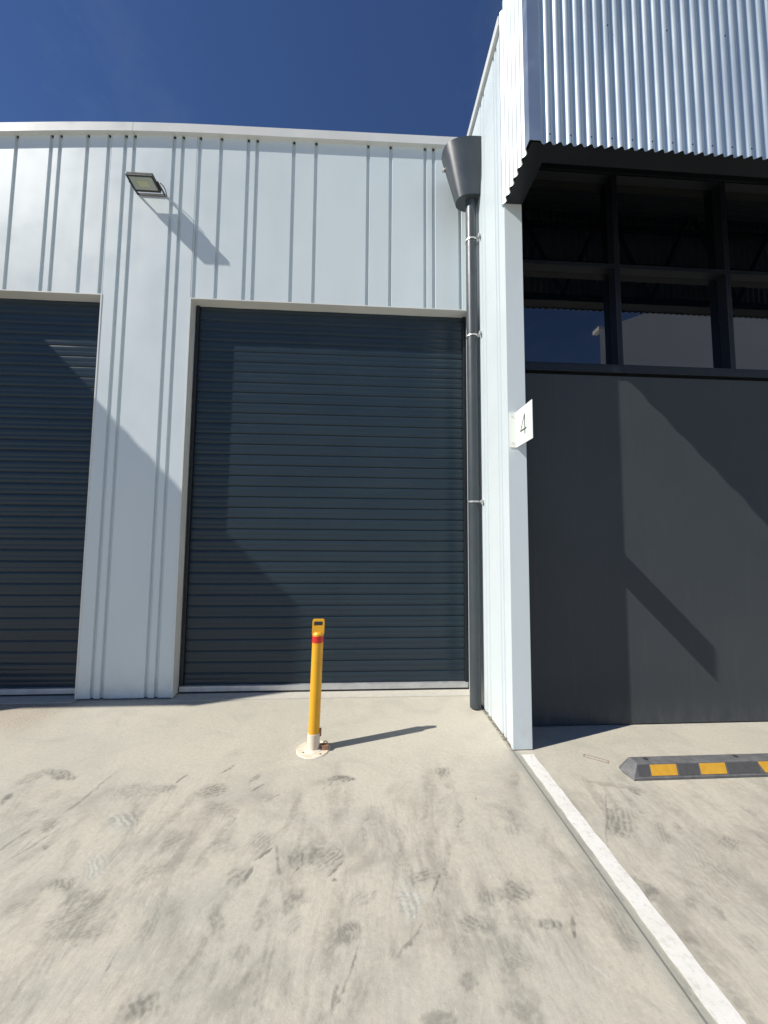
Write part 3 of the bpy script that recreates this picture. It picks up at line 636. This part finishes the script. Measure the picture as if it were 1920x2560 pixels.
# ---------------------------------------------------------------- downpipe with rain head
px, py, pr = 1.096, -.335, .054
dp = empty('downpipe', (px, py, 0), 'dark grey downpipe with flared rain head on the white side wall', 'downpipe')
bm = bmesh.new(); cyl(bm, (px, py, .014), (px, py, 5.16), pr, seg=40, caps=True)
obj('pipe', bm, M_pipe, dp, smooth=40)
def rain_head():
    bm = bmesh.new(); seg = 40; lev = []
    for k in range(9):
        t = k / 8; z = 5.13 + (5.71 - 5.13) * t
        ax = .225 + (.362 - .225) * t; by = .115 + (.200 - .115) * t; cy = -.320 + (-.285 + .320) * t
        ring = []
        for i in range(seg + 1):
            a = math.pi * i / seg            # from front (-y) round -x to the back (+y)
            cx_, sy_ = math.sin(a), -math.cos(a)
            e = 2 / 2.6
            ring.append((XW - .0035 - ax * abs(cx_) ** e, cy + by * (1 if sy_ > 0 else -1) * abs(sy_) ** e, z))
        lev.append([bm.verts.new(v) for v in ring])
    for a, b in zip(lev[:-1], lev[1:]):
        for i in range(seg): bm.faces.new((a[i], a[i + 1], b[i + 1], b[i]))
        bm.faces.new((a[seg], a[0], b[0], b[seg]))
    bm.faces.new(lev[0])
    # open top with an inner skin
    top = lev[-1]; c = Vector((XW - .15, -.285, 5.71))
    inn = [bm.verts.new(v.co + (c - v.co).normalized() * .006) for v in top]
    bot = [bm.verts.new(v.co + (c - v.co).normalized() * .125 + Vector((0, 0, -.35))) for v in top]
    for i in range(seg):
        bm.faces.new((top[i], top[i + 1], inn[i + 1], inn[i])); bm.faces.new((inn[i], inn[i + 1], bot[i + 1], bot[i]))
    bm.faces.new(bot)
    bmesh.ops.recalc_face_normals(bm, faces=bm.faces)
    return obj('rain_head', bm, M_pipe, dp, smooth=40)
rh = rain_head()
bm = bmesh.new(); cyl(bm, (.8225, -.225, 5.58), (.845, -.235, 5.575), .018, seg=14); obj('overflow_outlet', bm, M_galv, rh)
for z in (4.69, 3.66, 1.97):
    bm = bmesh.new(); seg = 28
    a0, a1 = math.radians(25), math.radians(335); pts = []
    for i in range(seg + 1):
        a = a0 + (a1 - a0) * i / seg
        pts.append((px + (pr + .0035) * math.cos(a), py + (pr + .0035) * math.sin(a)))
    pts = [(XW - .003, pts[0][1])] + pts + [(XW - .003, pts[-1][1])]
    h_ = .008; prev = None
    for (x, y) in pts:
        dx, dy = x - px, y - py; l_ = math.hypot(dx, dy); ox, oy = dx / l_ * .0025, dy / l_ * .0025
        f = [bm.verts.new((x, y, z - h_)), bm.verts.new((x, y, z + h_)), bm.verts.new((x + ox, y + oy, z + h_)), bm.verts.new((x + ox, y + oy, z - h_))]
        if prev:
            for i in range(4):
                j = (i + 1) % 4; bm.faces.new((prev[i], prev[j], f[j], f[i]))
        prev = f
    bx(bm, XW - .030, XW - .0005, py - .095, py - .058, z - .012, z + .012)
    cyl(bm, (XW - .028, py - .10, z - .03), (XW - .028, py - .10, z + .012), .004, seg=8)
    bmesh.ops.recalc_face_normals(bm, faces=bm.faces)
    obj('bracket', bm, M_galv, dp)

# ---------------------------------------------------------------- floodlight
fl = empty('floodlight', (-2.31, 0, 5.33), 'small black LED floodlight bracketed to the white wall above the pillar', 'floodlight')
FX0, FX1 = -2.463, -2.193
def tilt(bm, piv=Vector((0, -.15, 5.30))):
    ang = math.atan2(.02, .17)
    rm = Matrix.Rotation(-ang, 4, 'X')
    for v in bm.verts: v.co = piv + rm @ (v.co - piv)
    return bm
bm = bmesh.new(); bx(bm, FX0, FX1, -.237, -.066, 5.302, 5.325, bev=.006); tilt(bm)
hs = obj('housing', bm, M_black, fl)
bm = bmesh.new()                                    # raised bezel round the lens
for a in ((FX0, FX1, -.237, -.219), (FX0, FX1, -.084, -.066), (FX0, FX0 + .019, -.2188, -.0842), (FX1 - .019, FX1, -.2188, -.0842)):
    bx(bm, a[0] + .0005, a[1] - .0005, a[2] + .0005, a[3] - .0005, 5.288, 5.3015)
obj('bezel', tilt(bm), M_black, hs)
obj('lens', tilt(box(FX0 + .0195, FX1 - .0195, -.2182, -.0848, 5.292, 5.296)), M_lens, fl)
obj('led_board', tilt(box(-2.385, -2.275, -.18, -.12, 5.2895, 5.2915)), M_led, fl)
bm = bmesh.new()
for i in range(9): bx(bm, FX0 + .03 + i * .025, FX0 + .036 + i * .025, -.21, -.09, 5.3255, 5.342)
obj('heat_sink', tilt(bm), M_black, fl)
bm = bmesh.new()
for x in (FX0 - .012, FX1 + .006): bx(bm, x, x + .006, -.16, -.008, 5.300, 5.326)
bx(bm, FX0 - .012, FX1 + .012, -.008, -.003, 5.300, 5.326)
obj('bracket', bm, M_black, fl)
bm = bmesh.new(); pts = []
for i in range(13):
    t = i / 12; pts.append(Vector((-2.17 + .014 * math.sin(math.pi * t), -.135 * (1 - t), 5.325 + .022 * math.sin(math.pi * t) * (1 - t) - .015 * t)))
tube(bm, pts, .0045, 8); obj('cable', bm, M_black, fl)

# ---------------------------------------------------------------- unit number sign
YS = -1.0455
sg = empty('number_sign', (1.236, -1.045, 2.34), 'small white projecting blade sign with thin number 4 on the pillar', 'sign')
obj('plate', box(1.233, 1.238, -1.335, -1.0505, 2.342, 2.632, bev=.001), M_sign, sg)
obj('mounting_flange', box(1.182, 1.238, -1.050, YS - .0002, 2.342, 2.632), M_sign, sg)
for z in (2.38, 2.595):
    bm = bmesh.new(); cyl(bm, (1.205, -1.0505, z), (1.205, -1.0545, z), .006, seg=12); obj('screw', bm, M_galv, sg)
def stroke(bm, p, q, w, x):
    p = Vector((x, *p)); q = Vector((x, *q)); d = (q - p).normalized(); nn = Vector((0, -d.z, d.y)) * w / 2
    A = [p + nn, q + nn, q - nn, p - nn]; f = [bm.verts.new(v) for v in A]; g_ = [bm.verts.new(v - Vector((.0008, 0, 0))) for v in A]
    bm.faces.new(g_); bm.faces.new(f[::-1])
    for i in range(4):
        j = (i + 1) % 4; bm.faces.new((f[i], f[j], g_[j], g_[i]))
bm = bmesh.new()
xs = 1.2326
stroke(bm, (-1.212, 2.412), (-1.212, 2.566), .013, xs)
stroke(bm, (-1.209, 2.563), (-1.138, 2.452), .009, xs - .0002)
stroke(bm, (-1.130, 2.450), (-1.240, 2.450), .012, xs - .0004)
bmesh.ops.recalc_face_normals(bm, faces=bm.faces)
obj('number', bm, M_ink, sg)

# ---------------------------------------------------------------- bollard
bxx, byy = -.352, -.962
bo = empty('bollard', (bxx, byy, 0), 'yellow steel bollard with red band in front of the roller door', 'bollard')
def lean(bm):
    for v in bm.verts: v.co.x += (v.co.z) * .024
    bmesh.ops.recalc_face_normals(bm, faces=bm.faces); return bm
r_ = .043
bm = bmesh.new(); cyl(bm, (bxx, byy, .128), (bxx, byy, .862), r_, seg=40); cyl(bm, (bxx, byy, .862), (bxx, byy, .8765), r_, r_ * .72, seg=40)
post = obj('post', lean(bm), M_yel, bo, smooth=40)
bm = bmesh.new(); cyl(bm, (bxx, byy, .800), (bxx, byy, .850), r_ + .0012, seg=40); obj('red_band', lean(bm), M_red, bo, smooth=40)
bm = bmesh.new(); cyl(bm, (bxx, byy, .012), (bxx, byy, .1275), r_ + .004, seg=40); obj('sleeve', lean(bm), M_cream, bo, smooth=40)
bm = bmesh.new(); cyl(bm, (bxx, byy, 0.001), (bxx, byy, .008), .126, .120, seg=48); cyl(bm, (bxx, byy, .0085), (bxx, byy, .018), .075, .055, seg=40)
bp = obj('base_plate', bm, M_cream, bo, smooth=30)
for a in (35, 125, 215, 305):
    bm = bmesh.new(); c = (bxx + .093 * math.cos(math.radians(a)), byy + .093 * math.sin(math.radians(a)))
    cyl(bm, (*c, .0085), (*c, .017), .010, seg=6); obj('bolt', bm, M_cream, bp)
# handle: flat strap loop across the top
bm = bmesh.new(); hw = .046; zt_, zb_ = .972, .855; t_ = .014; yy0, yy1 = byy - .016, byy + .016
outer = []; inner = []
def rrect(w, z0, z1, r, n=6):
    P = []
    for cx_, cz_, s0 in ((w - r, z1 - r, 0), (-w + r, z1 - r, 90), (-w + r, z0 + r, 180), (w - r, z0 + r, 270)):
        for i in range(n + 1):
            a = math.radians(s0 + 90 * i / n); P.append((bxx + cx_ + r * math.cos(a), cz_ + r * math.sin(a)))
    return P
o_ = rrect(hw, zb_, zt_, .012); i_ = rrect(hw - t_ + .002, .926, zt_ - t_, .007)
V = [[bm.verts.new((x, y, z)) for x, z in P_] for y in (yy0, yy1) for P_ in (o_, i_)]
n_ = len(o_)
for i in range(n_):
    j = (i + 1) % n_
    bm.faces.new((V[0][i], V[0][j], V[1][j], V[1][i])); bm.faces.new((V[2][i], V[3][i], V[3][j], V[2][j]))
    bm.faces.new((V[0][i], V[2][i], V[2][j], V[0][j])); bm.faces.new((V[1][i], V[1][j], V[3][j], V[3][i]))
obj('handle', lean(bm), M_yel, bo)
# locking lug and padlock
bm = box(bxx + .040, bxx + .060, byy - .010, byy + .010, .10, .155, bev=.003); obj('key_hasp', bm, M_rust, bo)
bm = bmesh.new(); bx(bm, bxx + .040, bxx + .105, byy - .012, byy + .012, .030, .040); obj('locking_lug', bm, M_rust, bo)
bm = bmesh.new(); bx(bm, bxx + .068, bxx + .118, byy - .030, byy + .006, .009, .043, bev=.005)
seg = [(bxx + .080, byy - .012, .043), (bxx + .080, byy - .012, .060), (bxx + .093, byy - .012, .068), (bxx + .106, byy - .012, .060), (bxx + .106, byy - .012, .043)]
tube(bm, [Vector(s) for s in seg], .004, 8)
pl = obj('padlock', bm, M_rust, None)
pl['label'] = 'small rusty padlock on the foot of the yellow bollard'; pl['category'] = 'padlock'

# ---------------------------------------------------------------- rubber wheel stop
wsx0, wsx1 = 1.831, 3.48
ws = empty('wheel_stop', (2.65, -1.36, 0), 'grey rubber wheel stop with yellow panels on concrete', 'wheel stop')
bm = bmesh.new()
prof = [(-1.434, .003), (-1.434, .016), (-1.4295, .019), (-1.410, .094), (-1.404, .098), (-1.335, .098), (-1.328, .094), (-1.288, .016), (-1.283, .003)]
def stop_sec(x, f):       # f: 0 = full, 1 = tapered end
    out = []
    for (y, z) in prof:
        out.append(bm.verts.new((x + f * (z / .098) * .045, y, z)))
    return out
xs_ = [wsx0, wsx1]
A = stop_sec(wsx0, 1); B = stop_sec(wsx1, -1)
for i in range(len(prof)):
    j = (i + 1) % len(prof); bm.faces.new((A[i], A[j], B[j], B[i]))
# wedge nose: point at mid depth
tipA = bm.verts.new((wsx0 - .028, -1.335, .018)); tipB = bm.verts.new((wsx1 + .028, -1.335, .018))
for ring, tip in ((A, tipA), (B, tipB)):
    for i in range(len(prof)):
        j = (i + 1) % len(prof)
        bm.faces.new((ring[j], ring[i], tip) if tip is tipA else (ring[i], ring[j], tip))
bmesh.ops.recalc_face_normals(bm, faces=bm.faces)
body = obj('body', bm, M_stop, ws)
def face_patch(xb0, xb1, xt0, xt1, name, m, h0=.10, h1=.93, lift=.0015):
    p0 = Vector((0, -1.4295, .019)); p1 = Vector((0, -1.410, .094)); nrm = Vector((0, -.968, .252)).normalized()
    bm = bmesh.new(); a = p0.lerp(p1, h0); b = p0.lerp(p1, h1)
    F_ = []
    for (x, p) in ((xb0, a), (xb1, a), (xt1, b), (xt0, b)):
        F_.append(Vector((x, p.y, p.z)))
    lo = [bm.verts.new(v + nrm * .0003) for v in F_]; hi = [bm.verts.new(v + nrm * lift) for v in F_]
    bm.faces.new(hi); bm.faces.new(lo[::-1])
    for i in range(4):
        j = (i + 1) % 4; bm.faces.new((lo[i], lo[j], hi[j], hi[i]))
    bmesh.ops.recalc_face_normals(bm, faces=bm.faces)
    return obj(name, bm, m, ws)
M_stopd = mottle(mat('dark_rubber_panel', (.07, .07, .07), .8), (.075, .075, .077), (.10, .10, .10), 40, (.7, .9), .001, 200)
for a, b, tw, mm, nm in ((1.872, 1.950, 0, M_stopd, 'dark_panel'), (1.962, 2.146, 0, M_stopy, 'yellow_panel'), (2.158, 2.302, 0, M_stopd, 'dark_panel'),
                         (2.313, 2.497, 0, M_stopy, 'yellow_panel'), (2.509, 2.74, 0, M_stopd, 'dark_panel')):
    face_patch(a, b, a, b, nm, mm)
face_patch(2.775, 2.93, 2.735, 2.93, 'yellow_panel', M_stopy); face_patch(2.95, 3.14, 2.95, 3.14, 'dark_panel', M_stopd); face_patch(3.16, 3.34, 3.16, 3.34, 'yellow_panel', M_stopy)
for x in (1.972, 2.632, 3.30):
    bm = bmesh.new(); cyl(bm, (x, -1.361, .0982), (x, -1.361, .0992), .0165, seg=20); cyl(bm, (x, -1.361, .0994), (x, -1.361, .1025), .009, seg=6)
    obj('anchor_bolt', bm, M_rub, ws)

# faint glue outline left on the slab
bm = bmesh.new()
ang = math.atan2(-1.222 + 1.130, 1.800 - 1.668); c0 = Vector((1.734, -1.175, 0)); ca, sa = math.cos(ang), math.sin(ang)
def rb(u0, u1, v0, v1):
    f = []
    for u, v in ((u0, v0), (u1, v0), (u1, v1), (u0, v1)):
        f.append(Vector((c0.x + u * ca - v * sa, c0.y + u * sa + v * ca, .0025)))
    lo = [bm.verts.new((v.x, v.y, .0005)) for v in f]; hi = [bm.verts.new(v) for v in f]
    bm.faces.new(hi)
    for i in range(4): bm.faces.new((lo[i], lo[(i + 1) % 4], hi[(i + 1) % 4], hi[i]))
rb(-.082, .082, .0135, .021); rb(-.082, .082, -.021, -.0135); rb(-.082, -.073, -.0134, .0134); rb(.073, .082, -.0134, .0134)
o = obj('glue_outline', bm, mottle(mat('old_glue', (.4, .3, .24), .8), (.26, .20, .16), (.38, .32, .26), 30, (.7, .9)))
o['label'] = 'thin rusty rectangular outline on the concrete beside the wheel stop'; o['category'] = 'floor mark'

# ---------------------------------------------------------------- building across the yard (seen in the window glass)
ob = empty('warehouse', (20, -14, 0), 'white warehouse across the yard, seen only reflected in the windows', 'warehouse')
XO2, YO2 = 7.95, -9.0
bm = bmesh.new(); prev = None
for i, (x, dd) in enumerate(groove_profile(XO2, 34, [XO2 + 3.3 * k + 1.1 for k in range(1, 7)], w=.05, d=.03)):
    zt = 8.75 + min(1.6, (x - XO2) * .9)
    f = [bm.verts.new((x, YO2 - dd, 0)), bm.verts.new((x, YO2 - dd, zt)), bm.verts.new((x + 9, YO2 - 9, 0)), bm.verts.new((x + 9, YO2 - 9, zt))]
    if prev:
        bm.faces.new((prev[0], prev[1], f[1], f[0])); bm.faces.new((prev[2], f[2], f[3], prev[3])); bm.faces.new((prev[1], prev[3], f[3], f[1]))
    else: bm.faces.new((f[0], f[1], f[3], f[2]))
    prev = f
bm.faces.new((prev[0], prev[1], prev[3], prev[2]))
bmesh.ops.recalc_face_normals(bm, faces=bm.faces)
obj('wall', bm, M_opp, ob)
bm = bmesh.new(); bx(bm, XO2 - .06, XO2 + .10, YO2 - .3, YO2 + .05, 8.68, 8.80); obj('parapet_capping', bm, M_trim, ob)
obj('roller_door', box(11, 15, YO2 + .002, YO2 + .03, 0, 4.4), M_door, ob)
